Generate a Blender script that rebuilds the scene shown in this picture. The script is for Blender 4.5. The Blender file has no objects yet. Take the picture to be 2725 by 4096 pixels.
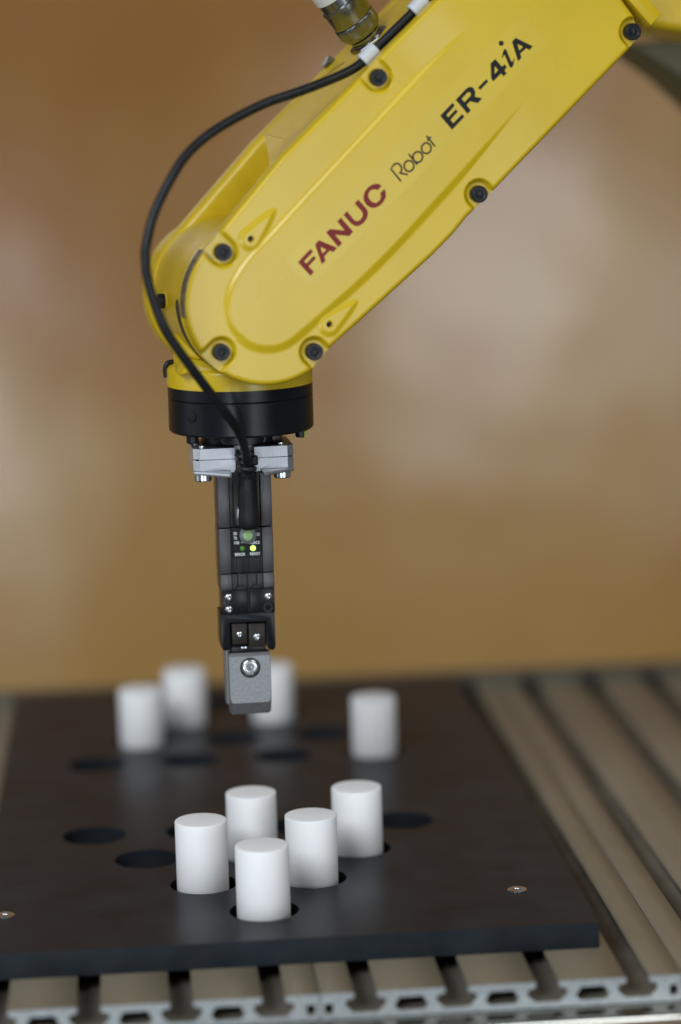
import bpy, bmesh, math, random
import numpy as np
from mathutils import Matrix, Vector
random.seed(7)
MM = 0.001
sc = bpy.context.scene
C = sc.collection

# ------------------------------------------------------------ camera
cam = bpy.data.cameras.new('camera'); co = bpy.data.objects.new('camera', cam); C.objects.link(co)
cam.sensor_fit = 'VERTICAL'; cam.sensor_height = 36; cam.lens = 94.05
cam.clip_start = 0.05; cam.clip_end = 50
cam.dof.use_dof = True; cam.dof.focus_distance = 1.268; cam.dof.aperture_fstop = 2.4; cam.dof.aperture_blades = 0
R = Matrix(((0.99586, 0.04059, -0.08137), (-0.08692, 0.16211, -0.98294), (-0.02670, 0.98594, 0.16497)))
co.matrix_world = Matrix.Translation((-0.05824, -1.19315, 0.38607)) @ R.to_4x4()
sc.camera = co

# ------------------------------------------------------------ light: a daylit room, windows behind the camera, with added fill lamps
w = bpy.data.worlds.new('World'); sc.world = w; w.use_nodes = True
bg = w.node_tree.nodes['Background']; bg.inputs[0].default_value = (0.72, 0.76, 0.82, 1); bg.inputs[1].default_value = 0.22

def area(name, loc, target, sx, sy, power, col):
    l = bpy.data.lights.new(name, 'AREA'); l.shape = 'RECTANGLE'; l.size = sx; l.size_y = sy
    l.energy = power; l.color = col
    o = bpy.data.objects.new(name, l); C.objects.link(o); o.location = loc
    o.rotation_euler = (Vector(target) - Vector(loc)).to_track_quat('-Z', 'Y').to_euler()
    return o
area('window_right', (1.02, -3.0, 0.05), (0.2, 0, 0.1), 0.60, 1.0, 17, (0.90, 0.95, 1.0))
area('glare_lamp', (1.80, -3.0, -0.20), (0.2, 0, 0.2), 0.50, 0.6, 5.5, (0.90, 0.95, 1.0))  # added small lamp, puts glare on the lower right of the cover
area('window_left', (-0.85, -3.0, -0.35), (0, 0, 0.1), 1.0, 0.8, 22, (0.86, 0.93, 1.0))
area('window_high', (-1.5, -2.3, 1.95), (0, 0.1, 0.2), 1.5, 1.1, 90, (0.92, 0.96, 1.0))
area('side_fill', (-2.4, -0.2, 0.5), (0, 0.1, 0.2), 1.5, 1.4, 9, (0.90, 0.95, 1.0))  # added dim lamp to brighten the left-facing facets
area('upper_right_fill', (1.5, -1.3, 2.0), (0.0, 0.1, 0.2), 1.4, 1.0, 22, (1.0, 0.96, 0.90))  # added lamp for the connector highlight and more even pegs

sc.view_settings.view_transform = 'Standard'; sc.view_settings.look = 'None'
sc.view_settings.exposure = -0.38; sc.view_settings.gamma = 1
sc.render.engine = 'CYCLES'
sc.cycles.use_denoising = True

# ------------------------------------------------------------ materials
def mat(name, col, rough=0.5, metal=0.0, spec=0.5, noise=0.0, nscale=200.0, bump=0.0, bscale=400.0, stretch=None, rvar=0.0, col2=None, coat=0.0, emit=None, estr=0.0, ior=None, sss=0.0, speck=0.0, speck_col=(0.1,0.09,0.08), speck_scale=60.0):
    m = bpy.data.materials.new(name); m.use_nodes = True
    nt = m.node_tree; N = nt.nodes; L = nt.links; b = N['Principled BSDF']
    b.inputs['Base Color'].default_value = (*col, 1); b.inputs['Roughness'].default_value = rough
    b.inputs['Metallic'].default_value = metal; b.inputs['Specular IOR Level'].default_value = spec
    b.inputs['Coat Weight'].default_value = coat
    if ior: b.inputs['IOR'].default_value = ior
    if sss: b.inputs['Subsurface Weight'].default_value = sss; b.inputs['Subsurface Radius'].default_value = (1, .9, .8); b.inputs['Subsurface Scale'].default_value = 0.004
    tc = N.new('ShaderNodeTexCoord'); mp = N.new('ShaderNodeMapping'); L.new(tc.outputs['Object'], mp.inputs[0])
    if stretch: mp.inputs['Scale'].default_value = stretch
    if noise or col2:
        n = N.new('ShaderNodeTexNoise'); n.inputs['Scale'].default_value = nscale; n.inputs['Detail'].default_value = 5
        L.new(mp.outputs[0], n.inputs['Vector'])
        mx = N.new('ShaderNodeMix'); mx.data_type = 'RGBA'
        c2 = col2 if col2 else tuple(c * (1 - noise) for c in col)
        c1 = col if col2 else tuple(min(1, c * (1 + noise)) for c in col)
        mx.inputs['A'].default_value = (*c1, 1); mx.inputs['B'].default_value = (*c2, 1)
        cr = N.new('ShaderNodeMapRange'); cr.inputs['From Min'].default_value = 0.35; cr.inputs['From Max'].default_value = 0.65
        L.new(n.outputs['Fac'], cr.inputs['Value']); L.new(cr.outputs[0], mx.inputs['Factor']); L.new(mx.outputs['Result'], b.inputs['Base Color'])
        if rvar:
            mr = N.new('ShaderNodeMapRange'); mr.inputs['To Min'].default_value = max(0, rough - rvar); mr.inputs['To Max'].default_value = rough + rvar
            n2 = N.new('ShaderNodeTexNoise'); n2.inputs['Scale'].default_value = nscale * 0.37; n2.inputs['Detail'].default_value = 6
            L.new(mp.outputs[0], n2.inputs['Vector']); L.new(n2.outputs['Fac'], mr.inputs['Value']); L.new(mr.outputs[0], b.inputs['Roughness'])
    if speck:
        vo = N.new('ShaderNodeTexVoronoi'); vo.inputs['Scale'].default_value = speck_scale; L.new(mp.outputs[0], vo.inputs['Vector'])
        lt = N.new('ShaderNodeMath'); lt.operation = 'LESS_THAN'; lt.inputs[1].default_value = speck; L.new(vo.outputs['Distance'], lt.inputs[0])
        rn = N.new('ShaderNodeMath'); rn.operation = 'GREATER_THAN'; rn.inputs[1].default_value = 0.6
        sp_ = N.new('ShaderNodeSeparateColor'); L.new(vo.outputs['Color'], sp_.inputs[0]); L.new(sp_.outputs[0], rn.inputs[0])
        ml = N.new('ShaderNodeMath'); ml.operation = 'MULTIPLY'; L.new(lt.outputs[0], ml.inputs[0]); L.new(rn.outputs[0], ml.inputs[1])
        m3 = N.new('ShaderNodeMix'); m3.data_type = 'RGBA'; L.new(ml.outputs[0], m3.inputs['Factor']); m3.inputs['B'].default_value = (*speck_col, 1)
        src = b.inputs['Base Color'].links[0].from_socket if b.inputs['Base Color'].links else None
        if src: L.new(src, m3.inputs['A'])
        else: m3.inputs['A'].default_value = (*col, 1)
        L.new(m3.outputs['Result'], b.inputs['Base Color'])
    if bump:
        n3 = N.new('ShaderNodeTexNoise'); n3.inputs['Scale'].default_value = bscale; n3.inputs['Detail'].default_value = 3
        L.new(mp.outputs[0], n3.inputs['Vector'])
        bp = N.new('ShaderNodeBump'); bp.inputs['Strength'].default_value = bump; bp.inputs['Distance'].default_value = 0.0004
        L.new(n3.outputs['Fac'], bp.inputs['Height']); L.new(bp.outputs[0], b.inputs['Normal'])
    if emit:
        b.inputs['Emission Color'].default_value = (*emit, 1); b.inputs['Emission Strength'].default_value = estr
    return m

def ribbed(name, col, rough, metal, freq, axis='X', depth=0.3):
    """milled metal: fine parallel tool lines"""
    m = mat(name, col, rough, metal, noise=0.12, nscale=60, rvar=0.08)
    nt = m.node_tree; N = nt.nodes; L = nt.links; b = N['Principled BSDF']
    tc = N.new('ShaderNodeTexCoord'); wv = N.new('ShaderNodeTexWave'); wv.wave_type = 'BANDS'; wv.bands_direction = axis
    wv.inputs['Scale'].default_value = freq; wv.inputs['Distortion'].default_value = 0.4; wv.inputs['Detail'].default_value = 1
    L.new(tc.outputs['Object'], wv.inputs['Vector'])
    bp = N.new('ShaderNodeBump'); bp.inputs['Strength'].default_value = depth; bp.inputs['Distance'].default_value = 0.0003
    L.new(wv.outputs['Fac'], bp.inputs['Height']); L.new(bp.outputs[0], b.inputs['Normal'])
    return m

YEL = (0.59, 0.418, 0.009)
M = {}
M['yellow'] = mat('yellow_paint', YEL, 0.28, spec=0.5, noise=0.03, nscale=25, bump=0.05, bscale=900, rvar=0.04)
M['yellow_cast'] = mat('yellow_cast_paint', (0.58, 0.40, 0.010), 0.32, noise=0.05, nscale=120, bump=0.12, bscale=700, rvar=0.06)
M['film'] = mat('decal_film', (0.59, 0.43, 0.022), 0.27, noise=0.03, nscale=40)
M['red'] = mat('red_print', (0.19, 0.012, 0.012), 0.45, spec=0.3)
M['blackprint'] = mat('black_print', (0.008, 0.008, 0.009), 0.45, spec=0.25)
M['greyprint'] = mat('grey_print', (0.020, 0.015, 0.013), 0.45, spec=0.3)
M['oxide'] = mat('black_oxide_steel', (0.007, 0.009, 0.012), 0.34, spec=0.3, noise=0.3, nscale=500)
M['anod'] = mat('black_anodised', (0.005, 0.0065, 0.009), 0.30, spec=0.24, noise=0.25, nscale=90, rvar=0.08)
M['blackplastic'] = mat('black_plastic', (0.008, 0.008, 0.009), 0.50, spec=0.3, noise=0.3, nscale=300, bump=0.1)
M['socket'] = mat('dark_socket', (0.006, 0.006, 0.007), 0.6)
M['rubber'] = mat('cable_rubber', (0.007, 0.009, 0.012), 0.42, spec=0.35, noise=0.5, nscale=90, bump=0.05)
M['clip'] = mat('white_nylon', (0.50, 0.54, 0.57), 0.40, noise=0.03, nscale=80)
M['nickel'] = mat('nickel_metal', (0.27, 0.285, 0.31), 0.22, metal=1.0, noise=0.2, nscale=60, rvar=0.08)
M['steel'] = mat('zinc_steel', (0.62, 0.66, 0.70), 0.25, metal=1, noise=0.15, nscale=300, rvar=0.1)
M['milled'] = ribbed('milled_aluminium', (0.50, 0.52, 0.56), 0.52, 1.0, 330, 'X', 0.12)
M['chamf'] = mat('bright_aluminium', (0.66, 0.70, 0.74), 0.35, metal=1, noise=0.06, nscale=200)
M['body'] = ribbed('grey_gripper_metal', (0.10, 0.10, 0.105), 0.40, 0.85, 420, 'X', 0.3)
M['bodyin'] = mat('dark_gripper_metal', (0.04, 0.04, 0.04), 0.42, metal=0.8, noise=0.25, nscale=150, stretch=(1, 1, .3))
M['blast'] = mat('blasted_aluminium', (0.30, 0.315, 0.33), 0.46, metal=0.85, noise=0.22, nscale=1500, bump=0.5, bscale=2200, stretch=(1.6, 1, .6))
M['jaw'] = mat('worn_black_jaw', (0.016, 0.013, 0.011), 0.42, noise=0.5, nscale=250, col2=(0.018, 0.014, 0.011), spec=0.3)
M['pom'] = mat('white_acetal', (0.88, 0.90, 0.915), 0.6, spec=0.35, noise=0.02, nscale=60, bump=0.03, bscale=500, sss=0.35, speck=0.035, speck_scale=70)
M['plate'] = mat('black_phenolic_plate', (0.0165, 0.0210, 0.0265), 0.30, ior=1.18, noise=0.22, nscale=35, rvar=0.07, bump=0.06, bscale=60, stretch=(1, 1, 1), speck=0.05, speck_scale=110, speck_col=(0.06,0.06,0.055))
M['pocket'] = mat('pocket_black', (0.010, 0.010, 0.012), 0.6)
M['alu'] = mat('anodised_aluminium', (0.30, 0.258, 0.182), 0.5, metal=0.3, noise=0.04, nscale=12)
M['alu_end'] = mat('sawn_aluminium', (0.34, 0.37, 0.38), 0.45, metal=0.7, noise=0.1, nscale=300)
M['slot_shade'] = mat('slot_shade', (0.19, 0.175, 0.14), 0.5, metal=0.3, noise=0.2, nscale=30)  # darker copy of the aluminium, shade inside the slots put into its colour
M['rail'] = mat('dark_rail', (0.13, 0.125, 0.095), 0.45, metal=0.4, noise=0.1)
M['shinyrail'] = mat('polished_rail', (0.50, 0.50, 0.46), 0.14, metal=1.0, noise=0.1, nscale=20)
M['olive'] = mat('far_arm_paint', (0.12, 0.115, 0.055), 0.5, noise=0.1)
M['white'] = mat('white_print', (0.75, 0.78, 0.80), 0.5)
M['dial'] = mat('grey_dial', (0.11, 0.13, 0.14), 0.35)
M['dialc'] = mat('green_dial_lens', (0.22, 0.33, 0.15), 0.3, emit=(0.30, 0.50, 0.18), estr=0.22)
M['led_on'] = mat('led_lit', (0.4, 0.8, 0.1), 0.3, emit=(0.50, 1.0, 0.12), estr=2.6)
M['led_dim'] = mat('led_dim', (0.03, 0.12, 0.01), 0.3, emit=(0.06, 0.22, 0.012), estr=0.55)
M['gap_dark'] = mat('dark_gap', (0.03, 0.028, 0.024), 0.5, noise=.4, nscale=200)  # dark tone put in for the shade of the gap behind the cover
M['paper'] = mat('white_band', (0.55, 0.56, 0.53), 0.5)
M['wear'] = mat('yellow_overspray', (0.42, 0.43, 0.08), 0.5, noise=0.4, nscale=1500)

# ------------------------------------------------------------ mesh helpers (local units: millimetres)
def finish(name, bm, m, parent=None, smooth=35, mats=None):
    me = bpy.data.meshes.new(name)
    bmesh.ops.recalc_face_normals(bm, faces=bm.faces)
    bm.to_mesh(me); bm.free()
    me.transform(Matrix.Scale(MM, 4))
    return link(name, me, m, parent, smooth, mats)
def link(name, me, m, parent=None, smooth=35, mats=None):
    me.materials.append(m)
    for x in mats or []: me.materials.append(x)
    if smooth:
        me.shade_smooth(); me.set_sharp_from_angle(angle=math.radians(smooth))
    o = bpy.data.objects.new(name, me); C.objects.link(o)
    if parent: o.parent = parent
    return o
def tag(o, label=None, cat=None, group=None, kind=None):
    if label: o['label'] = label
    if cat: o['category'] = cat
    if group: o['group'] = group
    if kind: o['kind'] = kind
    return o
def empty(name, loc_mm, rz=0.0):
    e = bpy.data.objects.new(name, None); C.objects.link(e); e.empty_display_size = 0.02
    e.location = Vector(loc_mm) * MM; e.rotation_euler = (0, 0, math.radians(rz)); return e

def bm_box(bm, x0, x1, y0, y1, z0, z1, bev=0.0, seg=2):
    vs = [bm.verts.new(p) for p in ((x0,y0,z0),(x1,y0,z0),(x1,y1,z0),(x0,y1,z0),(x0,y0,z1),(x1,y0,z1),(x1,y1,z1),(x0,y1,z1))]
    fs = [bm.faces.new([vs[i] for i in f]) for f in ((0,3,2,1),(4,5,6,7),(0,1,5,4),(1,2,6,5),(2,3,7,6),(3,0,4,7))]
    if bev:
        es = set(e for f in fs for e in f.edges)
        bmesh.ops.bevel(bm, geom=list(es), offset=bev, segments=seg, affect='EDGES', profile=0.5)
def box(name, m, parent, x0, x1, y0, y1, z0, z1, bev=0.3, seg=2):
    bm = bmesh.new(); bm_box(bm, x0, x1, y0, y1, z0, z1, bev, seg); return finish(name, bm, m, parent)
def frame_to(axis):
    return Vector(axis).normalized().to_track_quat('Z', 'Y').to_matrix().to_4x4()
def bm_lathe(bm, prof, origin=(0,0,0), axis=(0,0,1), seg=48):
    """prof: list of (radius, height) from bottom to top"""
    T = Matrix.Translation(origin) @ frame_to(axis)
    rings = []
    for r, h in prof:
        if r <= 1e-6: rings.append([bm.verts.new(T @ Vector((0,0,h)))])
        else: rings.append([bm.verts.new(T @ Vector((r*math.cos(2*math.pi*i/seg), r*math.sin(2*math.pi*i/seg), h))) for i in range(seg)])
    for a, b in zip(rings, rings[1:]):
        for i in range(seg):
            j = (i+1) % seg
            if len(a) == 1 and len(b) == 1: continue
            if len(a) == 1: bm.faces.new((a[0], b[i], b[j]))
            elif len(b) == 1: bm.faces.new((a[i], a[j], b[0]))
            else: bm.faces.new((a[i], a[j], b[j], b[i]))
def lathe(name, m, parent, prof, origin=(0,0,0), axis=(0,0,1), seg=48, smooth=35):
    bm = bmesh.new(); bm_lathe(bm, prof, origin, axis, seg); return finish(name, bm, m, parent, smooth)
def bm_prism(bm, poly, a0, a1, plane='xz', bev=0.0, seg=2):
    f = {'xz': lambda p, a: (p[0], a, p[1]), 'xy': lambda p, a: (p[0], p[1], a), 'yz': lambda p, a: (a, p[0], p[1])}[plane]
    A = [bm.verts.new(f(p, a0)) for p in poly]; B = [bm.verts.new(f(p, a1)) for p in poly]
    n = len(poly); fs = [bm.faces.new(A), bm.faces.new(B[::-1])]
    for i in range(n): bm.faces.new((A[i], B[i], B[(i+1) % n], A[(i+1) % n]))
    if bev:
        bmesh.ops.recalc_face_normals(bm, faces=bm.faces)
        es = set(e for f_ in fs for e in f_.edges if e.calc_face_angle(0) > 0.45)
        bmesh.ops.bevel(bm, geom=list(es), offset=bev, segments=seg, affect='EDGES', profile=0.5)
def prism(name, m, parent, poly, a0, a1, plane='xz', bev=0.3, seg=2, smooth=35):
    bm = bmesh.new(); bm_prism(bm, poly, a0, a1, plane, bev, seg); return finish(name, bm, m, parent, smooth)
def flat_shape(name, m, parent, shapes, y, thick=0.05, mapf=None):
    """filled outlines with holes, lying in a plane (x, z) at depth y, given real thickness"""
    cu = bpy.data.curves.new(name, 'CURVE'); cu.dimensions = '2D'; cu.fill_mode = 'BOTH'; cu.extrude = thick / 2
    for loop in shapes:
        sp = cu.splines.new('POLY'); sp.points.add(len(loop) - 1)
        for q, p in zip(sp.points, loop): q.co = (p[0], p[1], 0, 1)
        sp.use_cyclic_u = True
    return curve_mesh(name, cu, m, parent, mapf or (lambda v: (v.x, y - v.z, v.y)))
def curve_mesh(name, cu, m, parent, mapf, smooth=0):
    t = bpy.data.objects.new('tmp', cu); C.objects.link(t)
    dg = bpy.context.evaluated_depsgraph_get(); dg.update()
    me = bpy.data.meshes.new_from_object(t.evaluated_get(dg))
    bpy.data.objects.remove(t); bpy.data.curves.remove(cu)
    me.name = name; me.materials.clear()
    for v in me.vertices: v.co = Vector(mapf(v.co.copy())) * MM
    return link(name, me, m, parent, smooth)
def stroke_poly(pts, wd):
    """outline of a polyline of constant width (open)"""
    P = [Vector(p) for p in pts]; Lf, Rt = [], []
    for i, p in enumerate(P):
        a = P[max(0, i-1)]; b = P[min(len(P)-1, i+1)]; d = (b - a).normalized(); n = Vector((-d.y, d.x)) * wd / 2
        Lf.append(tuple(p + n)); Rt.append(tuple(p - n))
    return Lf + Rt[::-1]
def circle(cx, cy, r, n=40): return [(cx + r*math.cos(2*math.pi*i/n), cy + r*math.sin(2*math.pi*i/n)) for i in range(n)]
def rrect(x0, x1, y0, y1, r, n=5):
    o = []
    for cx, cy, a0 in ((x1-r, y1-r, 0), (x0+r, y1-r, 90), (x0+r, y0+r, 180), (x1-r, y0+r, 270)):
        for k in range(n+1):
            a = math.radians(a0 + 90*k/n); o.append((cx + r*math.cos(a), cy + r*math.sin(a)))
    return o
def tube(name, m, parent, pts, r, seg=16, sub=8):
    """smooth tube through points (Catmull-Rom)"""
    P = [Vector(p) for p in pts]; Q = []
    for i in range(len(P)-1):
        p0, p1, p2, p3 = P[max(0,i-1)], P[i], P[i+1], P[min(len(P)-1,i+2)]
        for k in range(sub):
            t = k/sub; Q.append(0.5*((2*p1)+(-p0+p2)*t+(2*p0-5*p1+4*p2-p3)*t*t+(-p0+3*p1-3*p2+p3)*t**3))
    Q.append(P[-1]); bm = bmesh.new(); up = Vector((0,1,0)); prev = None; rr = r if callable(r) else (lambda t: r)
    for i, q in enumerate(Q):
        d = (Q[min(i+1,len(Q)-1)] - Q[max(0,i-1)]).normalized()
        u = (up - d*up.dot(d)).normalized(); v = d.cross(u)
        ring = [bm.verts.new(q + (u*math.cos(2*math.pi*k/seg) + v*math.sin(2*math.pi*k/seg))*rr(i/(len(Q)-1))) for k in range(seg)]
        if prev:
            for k in range(seg): bm.faces.new((prev[k], prev[(k+1)%seg], ring[(k+1)%seg], ring[k]))
        else: bm.faces.new(ring)
        prev = ring
    bm.faces.new(prev[::-1]); return finish(name, bm, m, parent)
def cap_screw(name, m, parent, origin, axis, r=3.9, h=4.0, socket=1.9, seg=36):
    """socket head cap screw, head from origin outward along axis"""
    prof = [(0, 0), (r, 0), (r, h-0.5), (r-0.5, h), (socket+0.9, h), (socket+0.6, h-0.25), (socket, h-0.3), (socket, h-2.0), (0, h-2.3)]
    return lathe(name, m, parent, prof, origin, axis, seg)

# ------------------------------------------------------------ setting
def wood_wall():
    m = bpy.data.materials.new('brown_wood_wall'); m.use_nodes = True
    nt = m.node_tree; N = nt.nodes; L = nt.links; b = N['Principled BSDF']
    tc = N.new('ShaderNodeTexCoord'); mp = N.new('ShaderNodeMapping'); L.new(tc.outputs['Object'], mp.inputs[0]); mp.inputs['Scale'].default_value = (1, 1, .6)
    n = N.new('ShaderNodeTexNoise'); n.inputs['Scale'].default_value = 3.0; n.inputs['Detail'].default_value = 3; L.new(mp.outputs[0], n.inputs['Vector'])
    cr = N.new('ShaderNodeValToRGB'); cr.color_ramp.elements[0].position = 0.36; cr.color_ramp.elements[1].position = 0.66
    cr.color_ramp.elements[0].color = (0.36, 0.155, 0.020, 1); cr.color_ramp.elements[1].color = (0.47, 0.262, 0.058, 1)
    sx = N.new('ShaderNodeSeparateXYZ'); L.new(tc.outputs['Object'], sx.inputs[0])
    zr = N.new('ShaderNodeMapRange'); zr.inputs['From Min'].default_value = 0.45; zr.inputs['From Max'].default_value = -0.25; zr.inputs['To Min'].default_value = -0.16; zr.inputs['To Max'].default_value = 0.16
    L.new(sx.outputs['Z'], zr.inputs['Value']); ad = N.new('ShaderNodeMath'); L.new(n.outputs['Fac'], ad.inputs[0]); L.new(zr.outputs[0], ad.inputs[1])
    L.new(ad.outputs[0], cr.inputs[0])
    n2 = N.new('ShaderNodeTexNoise'); n2.inputs['Scale'].default_value = 8; n2.inputs['Detail'].default_value = 8
    mp2 = N.new('ShaderNodeMapping'); mp2.inputs['Scale'].default_value = (6, 1, .5); L.new(tc.outputs['Object'], mp2.inputs[0]); L.new(mp2.outputs[0], n2.inputs['Vector'])
    mx = N.new('ShaderNodeMix'); mx.data_type = 'RGBA'; mx.blend_type = 'MULTIPLY'; mx.inputs['Factor'].default_value = 0.15
    L.new(cr.outputs[0], mx.inputs['A']); L.new(n2.outputs['Color'], mx.inputs['B']); L.new(mx.outputs['Result'], b.inputs['Base Color'])
    b.inputs['Roughness'].default_value = 0.20; b.inputs['Specular IOR Level'].default_value = 0.85
    nb = N.new('ShaderNodeTexNoise'); nb.inputs['Scale'].default_value = 3.2; nb.inputs['Detail'].default_value = 2; L.new(tc.outputs['Object'], nb.inputs['Vector'])
    bp = N.new('ShaderNodeBump'); bp.inputs['Strength'].default_value = 1.0; bp.inputs['Distance'].default_value = 0.006; L.new(nb.outputs['Fac'], bp.inputs['Height']); L.new(bp.outputs[0], b.inputs['Normal'])
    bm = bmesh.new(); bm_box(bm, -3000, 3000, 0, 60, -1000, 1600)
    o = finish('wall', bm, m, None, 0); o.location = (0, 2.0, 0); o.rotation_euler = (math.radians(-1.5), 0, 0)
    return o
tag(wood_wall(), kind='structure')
o = box('floor', mat('grey_floor', (0.10, 0.095, 0.09), 0.5, noise=0.1, nscale=4), None, -3500, 3500, -3600, 2100, -905, -855, 0)
tag(o, kind='structure')

# ------------------------------------------------------------ slotted aluminium worktable
table = tag(empty('worktable', (20, -100, -60)), 'slotted aluminium worktable with grooved extrusions running away under the black plate', 'worktable')
def child_off(o):  # parts are modelled in world millimetres; shift them under the base of their thing
    o.location = -table.location; return o
Y0, Y1 = -84.0, 480.0
for k, x0 in enumerate((-301.2, -141.2, 18.8, 178.8)):
    out = [(x0+.25, -24), (x0+159.75, -24), (x0+159.75, -12)]
    for c in (140, 100, 60, 20):
        out += [(x0+c+a, z) for a, z in ((5.1,-12),(5.1,-14.4),(8.8,-15.6),(8.8,-18),(5.5,-21.2),(-5.5,-21.2),(-8.8,-18),(-8.8,-15.6),(-5.1,-14.4),(-5.1,-12))]
    out += [(x0+.25, -12)]
    holes = [[(x0+c+a, z) for a, z in ((-5.2,-15.2),(5.2,-15.2),(7.6,-19.2),(5.4,-21.3),(-5.4,-21.3),(-7.6,-19.2))] for c in (40, 80, 120)]
    holes += [[(x0+a, -16.6), (x0+a+3.8, -16.6), (x0+a+3.8, -21.2), (x0+a, -21.2)] for a in (2.0, 154.2)]
    p = flat_shape('extrusion', M['alu'], table, [out] + holes, (Y0+Y1)/2, Y1-Y0)
    p.data.materials.append(M['alu_end'])
    for f in p.data.polygons:
        if abs(f.normal.y) > 0.9: f.material_index = 1
    p.data.materials.append(M['slot_shade'])
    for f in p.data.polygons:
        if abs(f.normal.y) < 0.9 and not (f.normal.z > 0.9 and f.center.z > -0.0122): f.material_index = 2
    child_off(p)
child_off(box('board', M['shinyrail'], table, -302, 340, -101, 500, -36, -24.4, 0.5))
child_off(box('edge_strip', mat('brown_edge', (0.16, 0.10, 0.055), 0.4, noise=0.2, nscale=60), table, -302, 340, -104, -101.2, -32, -25.5, 0.4))
child_off(box('frame_bar', M['rail'], table, -302, 340, -98, -60, -80, -36.2, 1))
rb = child_off(box('back_rail', M['rail'], table, -302, 340, 482, 502, -24.2, -6, 1.0))
for k in range(-8, 8):
    x = 38.8 + 40*k
    if -295 < x < 335:
        child_off(lathe('slot_mouth_disc', M['pocket'], table, [(0,0),(6.2,0),(6.2,1.6),(5.6,2.0),(0,2.0)], (x, 481.8, -12.5), (0,-1,0), 24))  # black disc painting in the darkness of each slot opening

# ------------------------------------------------------------ perforated plate
PX, PY = 52.6, 45.87
holes1 = [[((j - i/2)*PX, i*PY) for j in range(i+1)] for i in range(4)]
holes2 = [[((j - (3-i)/2)*PX + .9, 280.7 + i*PY) for j in range(4-i)] for i in range(4)]
plate = tag(empty('plate', (0, -43, -12)), 'thin black rectangular plate with round holes lying on the worktable', 'plate')
def poff(o): o.location = -plate.location; return o
loops = [rrect(-130.5, 149.6, -43, 458, 1.2)] + [circle(x, y, 16.2, 56) for row in holes1 + holes2 for x, y in row]
poff(flat_shape('perforated_top', M['plate'], plate, loops, 0, 7.0, mapf=lambda v: (v.x, v.y, v.z - 3.5)))
poff(prism('plate_base', M['plate'], plate, rrect(-130.5, 149.6, -43, 458, 1.2), -12, -7.02, 'xy', 0))
poff(prism('pocket_floor', M['pocket'], plate, rrect(-110, 120, -20, 440, 2.5), -7.01, -6.9, 'xy', 0))
for x, y in ((120.2, 10.7), (-120, 12.5)):
    s = poff(lathe('screw', M['steel'], plate, [(0,-.3),(4.6,-.3),(4.6,.35),(4.3,.6),(2.3,.65),(2.0,.45),(1.7,-.25),(0,-.28)], (x, y, 0), (0,0,1), 32))
    lathe('socket', M['socket'], s, [(0,0),(1.65,0),(1.65,.05),(0,.05)], (x, y, -.2), (0,0,1), 12)

# ------------------------------------------------------------ white cylinders standing in the holes
cyl_me = None
def cylinder(x, y, label, dx=0, dy=0):
    global cyl_me
    if cyl_me is None:
        prof = [(0, 0), (12.2, 0), (12.5, .3), (12.5, 38.0), (12.4, 38.25), (12.1, 38.5), (11.8, 38.55), (0, 38.55)]
        o = lathe('plastic_peg', M['pom'], None, prof, seg=96, smooth=50); cyl_me = o.data
    else:
        o = bpy.data.objects.new('plastic_peg', cyl_me); C.objects.link(o)
    o.location = Vector((x+dx, y+dy, -6.88)) * MM; o.rotation_euler = (0, 0, random.uniform(0, 6))
    tag(o, label, 'peg', 'white cylinders standing in the plate'); return o
cylinder(*holes1[0][0], 'white plastic cylinder nearest the front edge of the black plate, foremost of all', -.2, -.3)
cylinder(*holes1[1][0], 'sharp white cylinder beside two empty holes, leftmost of the front group', -.4, .4)
cylinder(*holes1[1][1], 'sharp white cylinder just right of and behind the foremost one, with tiny specks on it', -.3, .2)
cylinder(*holes1[2][1], 'white cylinder in the middle of the front group, its base hidden behind the foremost ones', -.3, -.2)
cylinder(*holes1[2][2], 'white cylinder rightmost in the front group, beside an empty hole on its right', -.3, .3)
cylinder(*holes2[0][3], 'blurred white cylinder standing alone at the right, behind the front group', -.4, 0)
cylinder(*holes2[1][0], 'blurred white cylinder at far left, leftmost of all on the plate', -.2, 0)
cylinder(*holes2[2][0], 'blurred white cylinder behind and just right of the leftmost one', 0, 0)
cylinder(*holes2[2][1], 'blurred white cylinder partly hidden behind the grey gripper finger', 0, 0)

# ------------------------------------------------------------ robot arm (local x along the picture, y away, z up)
OX, OY, AZ = 0.8, 85.2, 9.5
arm = tag(empty('robot_arm', (OX, OY, 214), AZ), 'yellow industrial robot arm reaching down from the upper right with a black wrist flange', 'robot arm')
AOFF = Vector((0, 0, -214*MM))
def A(o):  # modelled with z measured from the plate
    o.data.transform(Matrix.Translation(AOFF)); return o
ca, sa = math.cos(math.radians(42.4)), math.sin(math.radians(42.4))
def SN(s, n): return (s*ca - n*sa, s*sa + n*ca)
def toSN(u, z): return (u*ca + z*sa, -u*sa + z*ca)
JC = (2.8, 278.5)

def outline(r, top=245.0, inset=0.0):
    o = []
    a0, a1 = 132.4, 302
    for k in range(61):
        a = math.radians(a0 + (a1-a0)*k/60); o.append((JC[0] + (r-inset)*math.cos(a), JC[1] + (r-inset)*math.sin(a)))
    return o
low = [(32.25,256.3),(54.0,273.8),(72.2,288.5),(83.4,297.7),(93.5,307.0),(99.6,313.9),(106.0,319.6),(109.5,322.6),(112.9,325.8),(145.5,356.6),(175.0,384.3),(180.3,389.2),(187.7,396.2),(183.0,404.9),(177.3,412.2),(138.9,461.2),(127.4,450.9),(53.9,383.4),(12.2,345.1)]
cover_outline = outline(38.0) + low

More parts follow.
